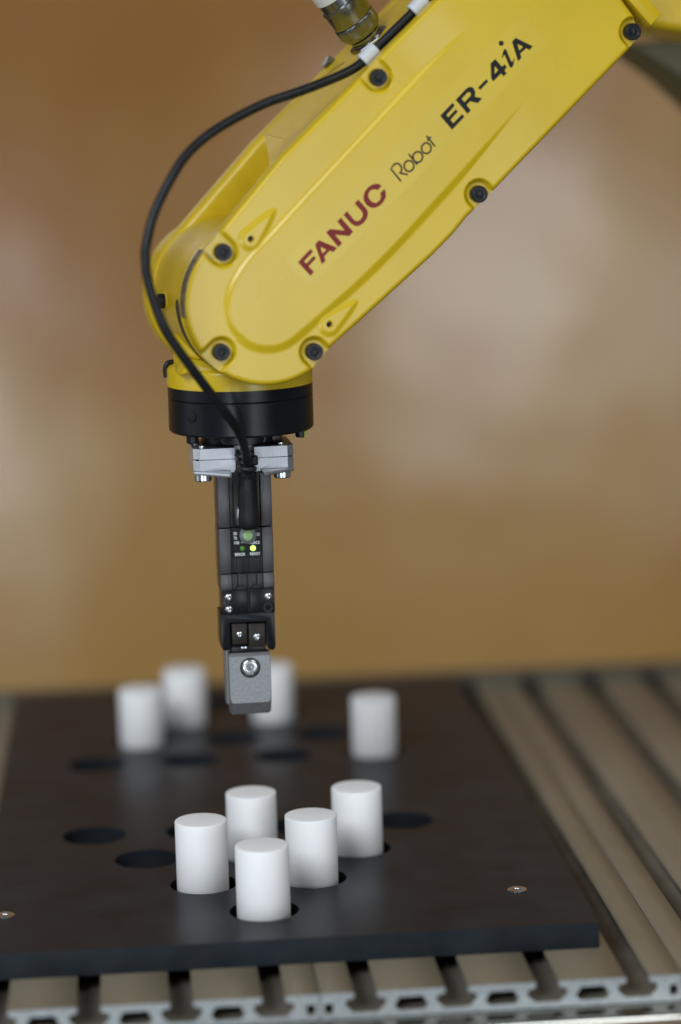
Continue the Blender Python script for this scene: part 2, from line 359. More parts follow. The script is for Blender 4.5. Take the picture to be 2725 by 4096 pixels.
def smooth01(t): t = np.clip(t, 0, 1); return t*t*(3-2*t)
def signed(P, poly):
    """distance to polygon edge, positive inside; also nearest point"""
    Q = np.array(poly); N_ = len(Q); best = np.full(len(P), 1e9); near = np.zeros_like(P); ins = np.zeros(len(P), bool)
    for i in range(N_):
        a, b = Q[i], Q[(i+1) % N_]; d = b - a; L2 = max(1e-12, d @ d)
        t = np.clip(((P - a) @ d)/L2, 0, 1); c = a + t[:, None]*d; dd = np.hypot(*(P - c).T)
        m = dd < best; best[m] = dd[m]; near[m] = c[m]
        cross = ((a[1] > P[:, 1]) != (b[1] > P[:, 1]))
        with np.errstate(divide='ignore', invalid='ignore'):
            xi = a[0] + (P[:, 1]-a[1])*(b[0]-a[0])/(b[1]-a[1] if b[1] != a[1] else 1e-12)
        ins ^= cross & (P[:, 0] < xi)
    return np.where(ins, best, -best), near
BOLTS = [((-17.0,302.9),(-.69,.73)), ((58.4,379.7),(-.674,.738)), ((-19.4,257.2),(-.75,-.66)), ((24.5,255.1),(.674,-.738)), ((105.7,324.7),(.674,-.738)), ((182.5,397.5),(.674,-.738))]
FLOOR = -2.6
panel = [(185,484),(88.9,390.8),(13.6,318.2),(4.5,309.0),(-5,300.5),(-12,291.5),(-15.9,283.0),(-16.6,275.5),(-14.9,268.5),(-8.5,260.8),(-3,258.2),(2.7,257.2),(8.5,257.8),(14.1,260.3),(22,266.3),(54.5,291.7),(88.5,325.0),(123.9,360.2),(240,473)]
def chaikin(p, k=3):
    for _ in range(k):
        p = [q for a, b in zip(p, p[1:]+p[:1]) for q in ((a[0]*.75+b[0]*.25, a[1]*.75+b[1]*.25), (a[0]*.25+b[0]*.75, a[1]*.25+b[1]*.75))]
    return p
panel = chaikin(panel)
drops = [((-4.0,308.4),(7.0,320.5)), ((32.0,267.4),(44.5,277.0))]
def cover():
    h = 0.5; s = np.arange(149.5, 420, h); n = np.arange(163, 247.5, h)
    S_, N_ = np.meshgrid(s, n, indexing='ij'); P = np.stack([S_.ravel()*ca - N_.ravel()*sa, S_.ravel()*sa + N_.ravel()*ca], 1)
    sd, near = signed(P, cover_outline)
    snap = np.abs(sd) < 0.55*h; P[snap] = near[snap]; sd[snap] = 0
    SS = P[:, 0]*ca + P[:, 1]*sa; NN = -P[:, 0]*sa + P[:, 1]*ca
    sp, _ = signed(P, panel)
    hw = np.where(NN > 203, 1.5, 2.3); H = 1.2*smooth01((sp + hw)/(2*hw))
    s0 = np.where(NN > 200, 312.0, 288.0); H = np.maximum(H, 1.2*smooth01((SS - s0)/(348 - s0)))
    for (c, t) in drops:                                   # raised tear drops round the pin holes
        c = np.array(c); t = np.array(t); d = t - c; L = np.hypot(*d); d = d/L
        q = P - c; al = np.clip(q @ d, 0, L); rr = 4.3*(1 - al/L)**0.72; dist = np.hypot(*(q - al[:, None]*d).T)
        H = np.maximum(H, 0.8*smooth01((rr - dist)/3.0 + 0.6))
    r = np.where(NN < 190, 2.4, 1.9)                         # rounded rim
    e = np.clip(1 - sd/r, 0, 1); H = H - r*(1 - np.sqrt(np.clip(1 - e*e*0.97, 0, 1)))
    for (c, o) in BOLTS:
        c = np.array(c); o = np.array(o); o = o/np.hypot(*o); q = P - c
        al = np.maximum(0, q @ o); dist = np.hypot(*(q - al[:, None]*o).T)
        w_ = smooth01((7.4 - dist)/1.9)
        H = H*(1-w_) + np.minimum(H, FLOOR)*w_
    for (c, t) in drops:
        dist = np.hypot(*(P - np.array(c)).T); w_ = smooth01((1.35 - dist)/.4); H = H*(1-w_) + (-4)*w_
    ns, nn = len(s), len(n); idx = np.arange(ns*nn).reshape(ns, nn); ok = sd > -1e-6
    okf = ok[idx[:-1,:-1]] & ok[idx[1:,:-1]] & ok[idx[1:,1:]] & ok[idx[:-1,1:]]
    F = np.stack([idx[:-1,:-1][okf], idx[1:,:-1][okf], idx[1:,1:][okf], idx[:-1,1:][okf]], 1)
    # boundary edges
    E = np.concatenate([F[:, [k, (k+1) % 4]] for k in range(4)]); key = np.sort(E, 1); kk = key[:, 0]*10**7 + key[:, 1]
    _, first, cnt = np.unique(kk, return_index=True, return_counts=True); Bd = E[first[cnt == 1]]
    used = np.unique(F); rem = -np.ones(ns*nn, int); rem[used] = np.arange(len(used))
    V = np.stack([P[used, 0], -52.0 - H[used], P[used, 1]], 1)
    bv = np.unique(Bd); rb_ = -np.ones(ns*nn, int); rb_[bv] = np.arange(len(bv)) + len(used)
    cen = np.array([60.0, 330.0]); VB = np.stack([P[bv, 0], np.full(len(bv), -42.0), P[bv, 1]], 1)
    V = np.concatenate([V, VB]); faces = [tuple(rem[f]) for f in F] + [(rem[a], rb_[a], rb_[b], rem[b]) for a, b in Bd]
    me = bpy.data.meshes.new('cover'); me.from_pydata((V*MM).tolist(), [], faces); me.validate()
    bm = bmesh.new(); bm.from_mesh(me); bmesh.ops.remove_doubles(bm, verts=bm.verts, dist=0.00008); bmesh.ops.recalc_face_normals(bm, faces=bm.faces); bm.to_mesh(me); bm.free()
    return A(link('cover', me, M['yellow'], arm, 60))
cov = cover()
cov['label'] = 'flat yellow cover carrying the printed lettering'
def AC(o): return A(o)
for i, (c, o_) in enumerate(BOLTS):
    AC(cap_screw('bolt', M['oxide'], cov, (c[0], -52-FLOOR, c[1]), (0, -1, 0), 3.95, 4.0, 1.7))
for c, t in drops:
    AC(lathe('pin_hole', M['socket'], cov, [(0,0),(1.2,0),(1.2,.4),(0,.4)], (c[0], -50.2, c[1]), (0,-1,0), 20))

RED=[[[(17.61,296.94),(23.75,302.78),(24.96,301.48),(20.57,297.25),(21.59,296.21),(25.16,299.54),(26.26,298.39),(22.57,294.89),(25.06,292.21),(23.35,290.46)]],[[(25.96,304.73),(27.9,306.62),(36.31,302.83),(34.55,300.85),(32.87,301.66),(30.14,299.06),(30.77,297.09),(28.91,295.52)],[(28.49,303.6),(31.25,302.09),(29.23,300.35)]],[[(31.4,309.99),(33.15,311.56),(40.21,310.54),(36.76,314.95),(38.59,316.53),(44.21,309.9),(42.26,307.89),(35.53,308.86),(38.83,304.81),(37.0,303.05)]],[[(39.83,317.75),(43.25,313.78),(44.56,312.74),(45.88,312.32),(47.4,312.51),(49.34,313.72),(50.91,315.67),(51.53,317.66),(51.31,319.31),(50.47,320.62),(47.07,324.48),(45.24,322.84),(48.53,319.06),(49.07,317.94),(48.96,316.84),(48.24,315.59),(47.27,314.82),(45.94,314.59),(44.81,315.18),(41.59,319.4)]],[[(58.41,330.45),(56.65,331.39),(54.36,331.25),(52.05,330.06),(50.28,328.12),(49.54,325.78),(49.79,323.58),(51.07,321.7),(52.94,320.53),(54.84,320.38),(57.15,321.28),(58.91,322.86),(60.22,325.0),(60.35,327.01),(59.71,328.94),(57.6,327.01),(57.95,325.75),(57.69,324.37),(56.63,323.13),(55.28,322.56),(54.14,322.86),(52.65,324.01),(51.86,325.69),(51.97,327.15),(52.76,328.21),(54.11,328.89),(55.44,328.84),(56.38,328.37)]]]
BLK=[[[(87.17,361.45),(93.24,367.21),(94.37,365.9),(90.17,361.65),(91.11,360.64),(94.72,364.18),(95.77,363.05),(92.12,359.52),(93.36,357.83),(97.83,361.89),(98.89,360.66),(92.79,354.89)]],[[(94.81,368.51),(99.91,373.39),(101.08,374.08),(102.43,374.23),(103.57,373.58),(104.32,372.17),(104.29,370.71),(104.0,369.74),(107.62,368.87),(105.49,366.67),(101.72,367.62),(100.03,366.02),(102.03,363.48),(100.45,361.89)],[(97.7,368.9),(100.65,371.73),(101.5,371.89),(102.18,371.21),(102.08,370.23),(99.02,367.29)]],[[(105.7,373.77),(109.83,377.56),(110.77,376.44),(106.72,372.65)]],[[(112.01,384.71),(114.32,386.65),(117.47,383.04),(118.77,384.1),(119.87,382.76),(118.72,381.33),(119.74,380.02),(118.24,378.53),(117.03,379.95),(113.17,376.41),(112.15,377.71)],[(113.99,383.38),(115.62,381.52),(113.93,379.81)]],[[(117.46,387.04),(118.17,390.01),(118.77,391.01),(119.55,391.06),(119.92,390.33),(121.97,385.54),(122.47,385.09),(123.02,385.52),(123.35,386.78),(123.73,386.59),(123.1,383.69),(122.5,382.61),(121.92,382.37),(121.15,383.01),(118.92,388.35),(118.53,388.36),(117.85,386.92)]],[[(118.62,393.7),(118.52,393.25),(118.24,392.87),(117.82,392.62),(117.33,392.54),(116.84,392.64),(116.43,392.91),(116.16,393.3),(116.07,393.77),(116.18,394.22),(116.46,394.6),(116.88,394.85),(117.37,394.93),(117.86,394.83),(118.27,394.56),(118.54,394.16)]],[[(122.58,394.34),(124.36,396.04),(132.68,392.02),(130.98,390.31),(129.44,391.19),(126.49,388.78),(127.04,386.87),(125.34,385.27)],[(125.2,393.18),(127.9,391.95),(126.12,390.18)]]]
ROB=[[(67.73,332.04),(62.91,338.08),(64.21,339.48),(65.06,340.17),(65.99,340.41),(67.07,339.94),(67.81,339.03),(68.2,337.89),(67.97,336.77),(67.48,335.91)],[(66.89,335.98),(71.08,335.05)],[(74.03,338.89),(73.9,338.12),(73.55,337.44),(73.02,336.91),(72.35,336.58),(71.62,336.48),(70.89,336.63),(70.25,337.01),(69.74,337.58),(69.42,338.28),(69.32,339.06),(69.46,339.82),(69.81,340.5),(70.34,341.03),(71.0,341.37),(71.74,341.46),(72.46,341.32),(73.11,340.94),(73.62,340.37),(73.94,339.66),(74.03,338.89)],[(71.64,344.52),(75.73,339.39)],[(78.32,342.84),(78.19,342.09),(77.85,341.42),(77.33,340.9),(76.68,340.57),(75.96,340.48),(75.25,340.62),(74.61,340.99),(74.12,341.55),(73.8,342.24),(73.71,343.0),(73.84,343.75),(74.18,344.42),(74.7,344.94),(75.35,345.27),(76.07,345.36),(76.78,345.22),(77.42,344.85),(77.92,344.29),(78.23,343.6),(78.32,342.84)],[(82.51,346.72),(82.38,345.97),(82.04,345.3),(81.52,344.78),(80.86,344.45),(80.15,344.36),(79.44,344.5),(78.8,344.87),(78.3,345.43),(77.99,346.12),(77.89,346.87),(78.02,347.63),(78.37,348.29),(78.89,348.82),(79.54,349.14),(80.26,349.24),(80.97,349.09),(81.6,348.73),(82.1,348.17),(82.42,347.48),(82.51,346.72)],[(80.33,352.57),(84.44,347.46)],[(80.7,350.15),(82.43,352.02)]]
PW = -53.2
def film(name, pts): return AC(flat_shape(name, M['film'], cov, [pts], PW-.02, .04))
def TX(s, n): a = math.radians(42.6); return (23 + s*math.cos(a) - n*math.sin(a), 290.5 + s*math.sin(a) + n*math.cos(a))
film('decal_film', [TX(-3.5,-4.2), TX(89.3,-4.2), TX(89.3,13.6), TX(-3.5,13.6)])
film('decal_film', [TX(90.2,-4.2), TX(156,-4.2), TX(156,15.2), TX(90.2,15.2)])
for g in RED: AC(flat_shape('letter', M['red'], cov, g, PW-.07, .06))
for g in BLK: AC(flat_shape('letter', M['blackprint'], cov, g, PW-.07, .06))
# the thin word between them: letters from strokes
for ks in ((0,1),(2,),(3,4),(5,),(6,7)):
    bm = bmesh.new()
    for q, k in enumerate(ks):
        pts = [Vector(p) for p in ROB[k]]; wd = .86; yy = PW - .06 - .012*q
        closed = (pts[0]-pts[-1]).length < 0.05
        if closed: pts = pts[:-1]
        n_ = len(pts); rows = []
        for i in range(n_):
            a = pts[(i-1) % n_] if (closed or i) else pts[0]; b = pts[(i+1) % n_] if (closed or i < n_-1) else pts[-1]
            d = (b-a).normalized(); nn_ = Vector((-d.y, d.x))*wd/2
            rows.append([bm.verts.new((p.x, y_, p.y)) for p in (pts[i]+nn_, pts[i]-nn_) for y_ in (yy, yy+.04)])
        rng = range(n_) if closed else range(n_-1)
        for i in rng:
            a, b = rows[i], rows[(i+1) % n_]
            bm.faces.new((a[0], b[0], b[2], a[2])); bm.faces.new((a[1], a[3], b[3], b[1])); bm.faces.new((a[0], a[1], b[1], b[0])); bm.faces.new((a[2], b[2], b[3], a[3]))
    AC(finish('letter', bm, M['greyprint'], cov, 0))

# forearm housing behind the cover
cheek = outline(36.0) + [(31.9,257.2),(53.6,274.6),(83.0,298.6),(112.5,326.8),(179.6,390.2),(186,396.6),(176,412),(138,460.4),(127.0,449.6),(53.6,382.2),(12.2,344.1)]
A(prism('near_cheek', M['gap_dark'], arm, cheek, -42.3, -39.2, 'xz', 0))  # housing cheek coloured dark so the gap round the cover reads as shaded
far = outline(37.2) + [SN(235,165.6), SN(404,166.5), SN(404,245), SN(250,245.2)]
A(prism('far_cheek', M['yellow_cast'], arm, far, 34, 50, 'xz', 3.6, 4, smooth=50))
def block():
    bm = bmesh.new()
    poly = [(404,-39.2),(404,34.2),(255.8,34.2),(254.4,-11),(243,-39.2)]
    T = [bm.verts.new((*SN(s, 245)[:1], w_, SN(s, 245)[1])) for s, w_ in poly]
    Bt = [bm.verts.new((SN(s, 167)[0], w_, SN(s, 167)[1])) for s, w_ in poly]
    bm.faces.new(T); bm.faces.new(Bt[::-1])
    for i in range(5): bm.faces.new((T[i], Bt[i], Bt[(i+1)%5], T[(i+1)%5]))
    # recessed corner facet and shaded end wall of the pocket
    def v(s, w_, n): p = SN(s, n); return bm.verts.new((p[0], w_, p[1]))
    P1, P2, P3, Q3 = v(255.7,34.2,244.9), v(254.3,-11,244.9), v(243,-39.1,244.9), v(234.5,-39.1,242.6)
    a, b = v(246,34.2,206), v(225,-39.1,206)
    bm.faces.new((P1,P2,Q3)); bm.faces.new((P2,P3,Q3)); bm.faces.new((P1,Q3,b,a))
    return A(finish('forearm_body', bm, M['yellow_cast'], arm, 0))
block()
# pocket floor behind the wrist and raised rib arc
A(prism('pocket_floor', M['yellow_cast'], arm, [SN(196,206), SN(262,206), SN(262,200), SN(196,200)], -39.1, 34.1, 'xz', 0))
# wrist body: drum turning between the cheeks, neck and collar above the flange
A(lathe('wrist_drum', M['yellow'], arm, [(0,-35.5),(36.0,-35.5),(37.6,-34.3),(37.6,14),(36.6,17),(36.6,33.8),(0,33.8)], (JC[0], 0, JC[1]), (0,1,0), 120))
A(lathe('drum_rim', M['yellow'], arm, [(30,-39.1),(36.4,-39.1),(36.9,-38.7),(36.9,-37.4),(30,-37.4)], (JC[0], 0, JC[1]), (0,1,0), 120))
def arc_band(name, m, r0, r1, w0, w1, a0, a1, n=40):
    bm = bmesh.new(); rows = []
    for k in range(n+1):
        a = math.radians(a0 + (a1-a0)*k/n); c, s = math.cos(a), math.sin(a)
        rows.append([bm.verts.new((JC[0]+r*c, w_, JC[1]+r*s)) for r, w_ in ((r0,w0),(r1,w0),(r1,w1),(r0,w1))])
    for a, b in zip(rows, rows[1:]):
        for i in range(4): bm.faces.new((a[i], b[i], b[(i+1)%4], a[(i+1)%4]))
    bm.faces.new(rows[0]); bm.faces.new(rows[-1][::-1]); return A(finish(name, bm, m, arm))
arc_band('seal_ring', M['socket'], 30, 36.3, -39.0, -35.4, 0, 359.9, 90)
arc_band('seal_strip', mat('worn_seal', (0.16,0.15,0.13), 0.4, metal=.5, noise=0.7, nscale=350), 33, 38.2, -49.6, -38.9, 138, 188)
arc_band('drum_slot', mat('slot_shadow_metal', (0.045,0.045,0.045), 0.45, metal=.4, noise=0.5, nscale=300), 37, 37.7, -34.2, -25.0, 184, 252)
A(lathe('wrist_cap', M['yellow'], arm, [(0,46),(37.4,46),(37.9,50),(37.9,58),(37.0,61.5),(34.5,64.5),(30,66),(0,66.5)], (JC[0]-.4, 0, JC[1]-2.5), (0,1,0), 120))
for aa in (184,):
    q = (JC[0]+37.72*math.cos(math.radians(aa)), -29.6, JC[1]+37.72*math.sin(math.radians(aa)))
    A(lathe('slot_end', M['gap_dark'], arm, [(0,-.6),(4.6,-.6),(4.6,.02),(0,.02)], q, (-1,0,-.06), 28))
# recessed cap screw on the drum
a = math.radians(181)
A(lathe('drum_recess', M['yellow_cast'], arm, [(0,0),(4.6,0),(4.6,.35),(0,.35)], (JC[0]-37.45, 2, JC[1]-1), (-1,0,0), 32))
A(cap_screw('bolt', M['oxide'], arm, (JC[0]-38.0, 2, JC[1]-1.2), (-1,0,0.02), 3.6, 3.2, 1.6))
A(lathe('neck', M['yellow'], arm, [(0,262),(31.5,262),(31.5,247),(33.2,246.2),(34.6,245.2),(35.0,244.2),(35.0,236.4),(0,236.4)][::-1], seg=96))
A(prism('neck_rib', M['yellow'], arm, [(-33.5,244.8),(-12,244.8),(-20,250.5),(-29,252.5)], -26, -4, 'xz', 1.5))
A(tube('hook', M['oxide'], arm, [(-34.9,5,240.5),(-35.2,5,244),(-34.2,5,247),(-31.5,5,247.6),(-29.3,5,246.6)], 1.25, 12))
# flange
A(lathe('flange_ring', M['anod'], arm, [(0,236.3),(34.9,236.3),(34.9,231.0),(34.55,230.7),(0,230.7)][::-1], seg=120))
fl = A(lathe('flange', M['anod'], arm, [(0,230.6),(34.6,230.6),(34.9,230.2),(34.9,215.2),(33.9,214.2),(20.5,214.2),(19.6,214.2),(19.6,208.9),(0,208.9)][::-1], seg=120))
for ang in (205, 334, 64, 140):
    x, y = 29.4*math.cos(math.radians(ang)), 29.4*math.sin(math.radians(ang))
    A(lathe('flange_bolt', M['oxide'], fl, [(0,0),(2.9,0),(2.9,3.5),(2.4,4.0),(1.6,4.0),(1.4,2),(0,2)], (x, y, 214.2), (0,0,-1), 28))
xb, yb_ = 29.4*math.cos(math.radians(334)), 29.4*math.sin(math.radians(334))
for dx, z0, z1, wd in ((1.1,210.4,214.1,1.3),(2.0,210.6,213.4,.8)):
    A(box('paint_mark', M['wear'], fl, xb+dx-wd/2, xb+dx+wd/2, yb_-2.75, yb_-2.2, z0, z1, .15))
A(box('paint_mark', M['wear'], fl, xb+.9, xb+1.5, yb_-6.0, yb_-2.3, 214.4, 217.2, .1))
A(lathe('side_plug', M['blackplastic'], fl, [(0,0),(2.9,0),(2.9,.35),(2.5,.5),(0,.5)], (-28.4,-20.4,224.0), (-.81,-.585,0), 28))
for x in (-12, 6, 13): A(cap_screw('tool_bolt', M['oxide'], fl, (x, -19.2+abs(x)*.25, 211.3), (0,-1,0), 1.6, .8, .8, 20))

# round connector, clips and small parts on the top face
nrm = Vector((-sa*.93, -.16, ca*1.05)).normalized()
def hk(pr): return [(r, h*.84) for r, h in pr]
base = Vector((*SN(300, 245)[:1], 8, SN(300,245)[1])); p_ = (71.0, 8, 396.6)
bs = Vector(p_)
plug = A(lathe('connector', M['nickel'], arm, hk([(0,2.2),(7.9,2.2),(7.9,3.4),(7.2,3.6),(7.2,4.4),(8.2,4.6),(8.2,5.6),(7.4,5.8),(8.0,6.4),(9.6,7.2),(10.2,8.6),(10.4,9.4)] + [(10.4,9.4)]), bs, nrm, 72))
bm = bmesh.new()
T = Matrix.Translation(bs) @ frame_to(nrm); seg = 180; rings = []
for h_, amp in ((9.4,0),(9.9,.22),(16.4,.22),(16.9,0)):
    rings.append([bm.verts.new(T @ Vector(((10.5+(amp if i % 2 else 0))*math.cos(2*math.pi*i/seg), (10.5+(amp if i % 2 else 0))*math.sin(2*math.pi*i/seg), h_*.84))) for i in range(seg)])
for a_, b_ in zip(rings, rings[1:]):
    for i in range(seg): bm.faces.new((a_[i], a_[(i+1)%seg], b_[(i+1)%seg], b_[i]))
bm.faces.new(rings[0][::-1]); bm.faces.new(rings[-1]); A(finish('knurled_ring', bm, M['nickel'], plug, 20))
A(lathe('gap_ring', M['socket'], plug, hk([(0,16.8),(10.1,16.8),(10.1,17.6),(0,17.6)]), bs, nrm, 72))
A(lathe('sleeve', M['nickel'], plug, hk([(0,17.4),(10.5,17.4),(10.6,17.7),(10.6,27.5),(10.9,28.0),(10.9,29.0),(10.3,29.5),(9.9,29.7),(9.9,35),(0,35)]), bs, nrm, 72))
A(lathe('white_band', M['paper'], plug, hk([(0,35),(10.2,35),(10.2,46),(0,46)]), bs, nrm, 72))
A(lathe('hex_base', M['nickel'], plug, hk([(0,0),(10.6,0),(10.6,1.9),(10.1,2.4),(0,2.4)]), bs, nrm, 6, 20))
t_ = Vector((ca, 0, sa))
A(box('latch', M['nickel'], plug, -1, 1, -1, 1, 0, 1, .1)) if False else None
for (x, y, z) in ((58.0,-38.2,389.9), (82.4,-38.2,411.9)):
    c = A(lathe('cable_clip', M['clip'], arm, [(2.4,-4.4),(3.5,-4.4),(3.8,-4.1),(3.8,4.1),(3.5,4.4),(2.4,4.4)], (x, y, z), t_, 40))
    bm = bmesh.new(); bm_box(bm, x-3.6, x+3.6, y-.5, y+3.2, z-4.2, z+1.5, .5); A(finish('clip_foot', bm, M['clip'], c))
# small square-headed plug and scribed groove on the top face
hb = Vector((59.2-2.2, 42.1-2, 385.8-1.5))
A(lathe('hex_plug', M['nickel'], arm, [(0,0),(3.6,0),(3.6,3.8),(3.2,4.3),(0,4.3)], (60.5,41.0,385.6), (-.80,.0,.55), 6, 20))
gv = A(box('groove', mat('groove_shade', (0.22,0.15,0.01), .6), arm, 0, 17, -.45, .45, -.05, .05, 0)); gv.data.transform(Matrix.Translation((0,0,0)))
gv.data.transform(Matrix.Translation(-AOFF)); 
gv.data.transform(Matrix.Translation(Vector((52.5,30,380.0))*MM + AOFF) @ Matrix.Rotation(math.radians(-42.4), 4, 'Y') @ Matrix.Rotation(math.radians(-52), 4, 'Z') )

# elbow end
A(lathe('elbow_joint', M['socket'], arm, [(0,0),(34,0),(34,14),(0,14)], (*SN(401,206)[:1], 4, SN(401,206)[1]), (ca,0,sa), 64))
el = A(prism('elbow_lip', M['yellow'], arm, [SN(412.6,164.8), SN(420.5,164.8), SN(420.5,262), SN(412.6,262)], -47, 50, 'xz', 1.2))
A(prism('elbow_housing', M['yellow_cast'], arm, [(206,406),(217.7,399.5),(235.2,396.6),(320,380),(320,480),(170,480)], 12, 80, 'xz', 5, 5, smooth=60))
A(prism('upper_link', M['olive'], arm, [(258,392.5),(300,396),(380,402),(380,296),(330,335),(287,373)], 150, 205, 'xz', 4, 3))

# ------------------------------------------------------------ cable
cab = [(103,-38,430.5),(92.3,-38,420.3),(82.6,-38.2,411.6),(69.8,-38.2,400.3),(58.1,-38.2,390.0),(51.4,-39,384.7),(40.6,-42,380.2),(22.7,-46,374.4),(5.3,-50,369.5),(-12.4,-55,362.1),(-25.9,-60,354.8),(-36.5,-64,346.0),(-45.6,-67,333.1),(-52.3,-70,321.0),(-56.1,-72,308.8),(-56.7,-72,304.2),(-56.4,-73,295.2),(-53.6,-73,283.6),(-48.2,-72,269.6),(-38.2,-69,254.5),(-28.6,-63,241.6),(-20.4,-57,230.9),(-13.8,-50,222.4),(-8.4,-41,213.4),(-4.7,-32,203.5),(-3.2,-26,196.8)]
cable = tag(empty('cable', (OX, OY, 196), AZ), 'black cable curving from the white clips down past the wrist to the gripper', 'cable')
o = tube('sheath', M['rubber'], cable, cab, 2.25, 20, 8); o.data.transform(Matrix.Translation((0,0,-.196)))

# ------------------------------------------------------------ gripper (own frame, 4 degrees)
grip = tag(empty('gripper', (OX, OY, 76), 2.6), 'slim grey electric gripper hanging below the black flange, with lit display panel and metal finger', 'gripper')
def G(o): o.data.transform(Matrix.Translation((0, 0, -.076))); return o
def octa(x0, x1, y0, y1, c, notch=None):
    p = [(x0, y0+c), (x0+c, y0)]
    if notch: p += [(notch[0], y0), (notch[0], y0+notch[2]), (notch[1], y0+notch[2]), (notch[1], y0)]
    return p + [(x1-c, y0), (x1, y0+c), (x1, y1-c), (x1-c, y1), (x0+c, y1), (x0, y1-c)]
for z0, z1 in ((203.25, 208.5), (197.8, 203.05)):
    pl = G(prism('adapter_plate', M['milled'], grip, octa(-25.4, 22.4, -24, 12, 3.1, (-5.6, 3.6, 6.5)), z0, z1, 'xy', .1, 1))
    pl.data.materials.append(M['chamf'])
    for f in pl.data.polygons:
        if abs(f.normal.x) > .5 or abs(f.normal.z) > .5: f.material_index = 1
G(box('plate_gap', M['socket'], grip, -24.4, 21.4, -23.4, 10, 202.8, 203.5, 0))
G(prism('lower_bracket', M['chamf'], grip, [(-25.3,-22.6),(-9.5,-36),(-8.4,-35),(-7.6,-20),(6,-20),(6.6,-34),(7.6,-35.4),(22.2,-23.4),(22.2,8),(-25.3,8)], 196.0, 197.7, 'xy', .3))
G(box('cable_block', mat('smoky_plastic', (0.018,0.016,0.013), .4, spec=.3, noise=.3, nscale=150), grip, -5.8, 3.8, -24.6, -17, 195.4, 206.4, 1.6, 3))
for x in (-20.8, 17.0):
    s = G(lathe('cap_screw', M['steel'], grip, [(0,0),(4.1,0),(4.1,2.7),(3.7,3.2),(2.4,3.2),(2.2,1.4),(0,1.4)], (x, -19.5, 195.8), (0,0,-1), 40))
    G(lathe('screw_tip', M['steel'], grip, [(0,0),(1.6,0),(1.6,.9),(1.1,1.5),(0,1.6)], (x-.2 if x > 0 else x, -18.5, 208.5), (0,0,1), 24))
G(lathe('screw_tip', M['steel'], grip, [(0,0),(1.6,0),(1.6,.9),(1.1,1.5),(0,1.6)], (-22.5, -5, 208.5), (0,0,1), 24))

# body: rails and channel in three stacked sections
def section(z0, z1, uL, uR, wf, parts):
    G(box('body_section', M['bodyin'], grip, uL+.5, uR-.5, wf+1.7, 6.4, z0+.05, z1-.05, .3))
    G(box('rail', M['body'], grip, uL, uL+5.4, wf, 7.0, z0+.1, z1-.1, .35))
    G(box('rail', M['body'], grip, uR-5.4, uR, wf, 7.0, z0+.1, z1-.1, .35))
    for a, b, d in parts: G(box('rib', M['bodyin'], grip, a, b, wf+d, wf+3, z0+.15, z1-.15, .2))
section(168.4, 196.0, -13.8, 12.1, -14.0, [(-8.0,-6.2,.9), (4.9,6.4,.9)])
section(146.0, 168.2, -13.9, 12.1, -14.6, [(-8.3,-7.6,.6), (5.8,6.6,.6), (-5.6,-2.4,.9), (.4,3.8,.9)])
section(137.0, 145.8, -13.8, 12.1, -14.4, [(-8.2,-5.6,.5), (-5.2,-1.0,.9), (-.4,3.4,.9), (3.8,6.6,.5)])
for x in (-4.2, 3.4): G(lathe('slot_shadow', M['socket'], grip, [(0,0),(2.2,0),(2.2,.4),(0,.4)], (x, -14.1, 138.0), (0,-1,0), 24))

# display panel with printed values and lamps
pn = G(flat_shape('display_panel', M['anod'], grip, [rrect(-7.7, 6.3, 153.6, 168.2, 1.5)], -14.95, .5))
def word(txt, x, z, size, anchor='LEFT', m=M['white'], sx=.86):
    cu = bpy.data.curves.new('lettering', 'FONT'); cu.body = txt; cu.size = size*1.42; cu.align_x = anchor; cu.extrude = .015; cu.offset = .03
    return G(curve_mesh('lettering', cu, m, pn, lambda v: (x + v.x*sx, -15.24 - v.z, z + v.y)))
word('50', -7.0, 165.0, 1.45); word('75', -7.0, 162.75, 1.45); word('100', -7.0, 160.5, 1.45)
word('25', 4.1, 164.2, 1.35); word('FORCE', .75, 160.25, 1.35, sx=.80); word('ERROR', -6.6, 154.8, 1.4, sx=.80); word('READY', .65, 154.8, 1.4, sx=.80)
G(flat_shape('print_line', M['white'], pn, [[(-3.6,161.1),(.2,161.1),(.2,161.3),(-3.6,161.3)]], -15.24, .03))
G(lathe('dial', M['dial'], pn, [(0,0),(4.1,0),(4.1,.3),(3.8,.5),(0,.5)], (0.0,-15.15,164.6), (0,-1,0), 40))
G(lathe('dial_lens', M['dialc'], pn, [(0,0),(2.45,0),(2.3,.5),(1.4,.8),(0,.9)], (0.0,-15.6,164.5), (0,-1,0), 32))
G(lathe('lamp', M['led_dim'], pn, [(0,0),(1.2,0),(1.1,.35),(.6,.6),(0,.65)], (-2.9,-15.15,158.3), (0,-1,0), 24))
G(lathe('lamp', M['led_on'], pn, [(0,0),(1.35,0),(1.25,.35),(.7,.6),(0,.65)], (2.25,-15.15,158.2), (0,-1,0), 24))

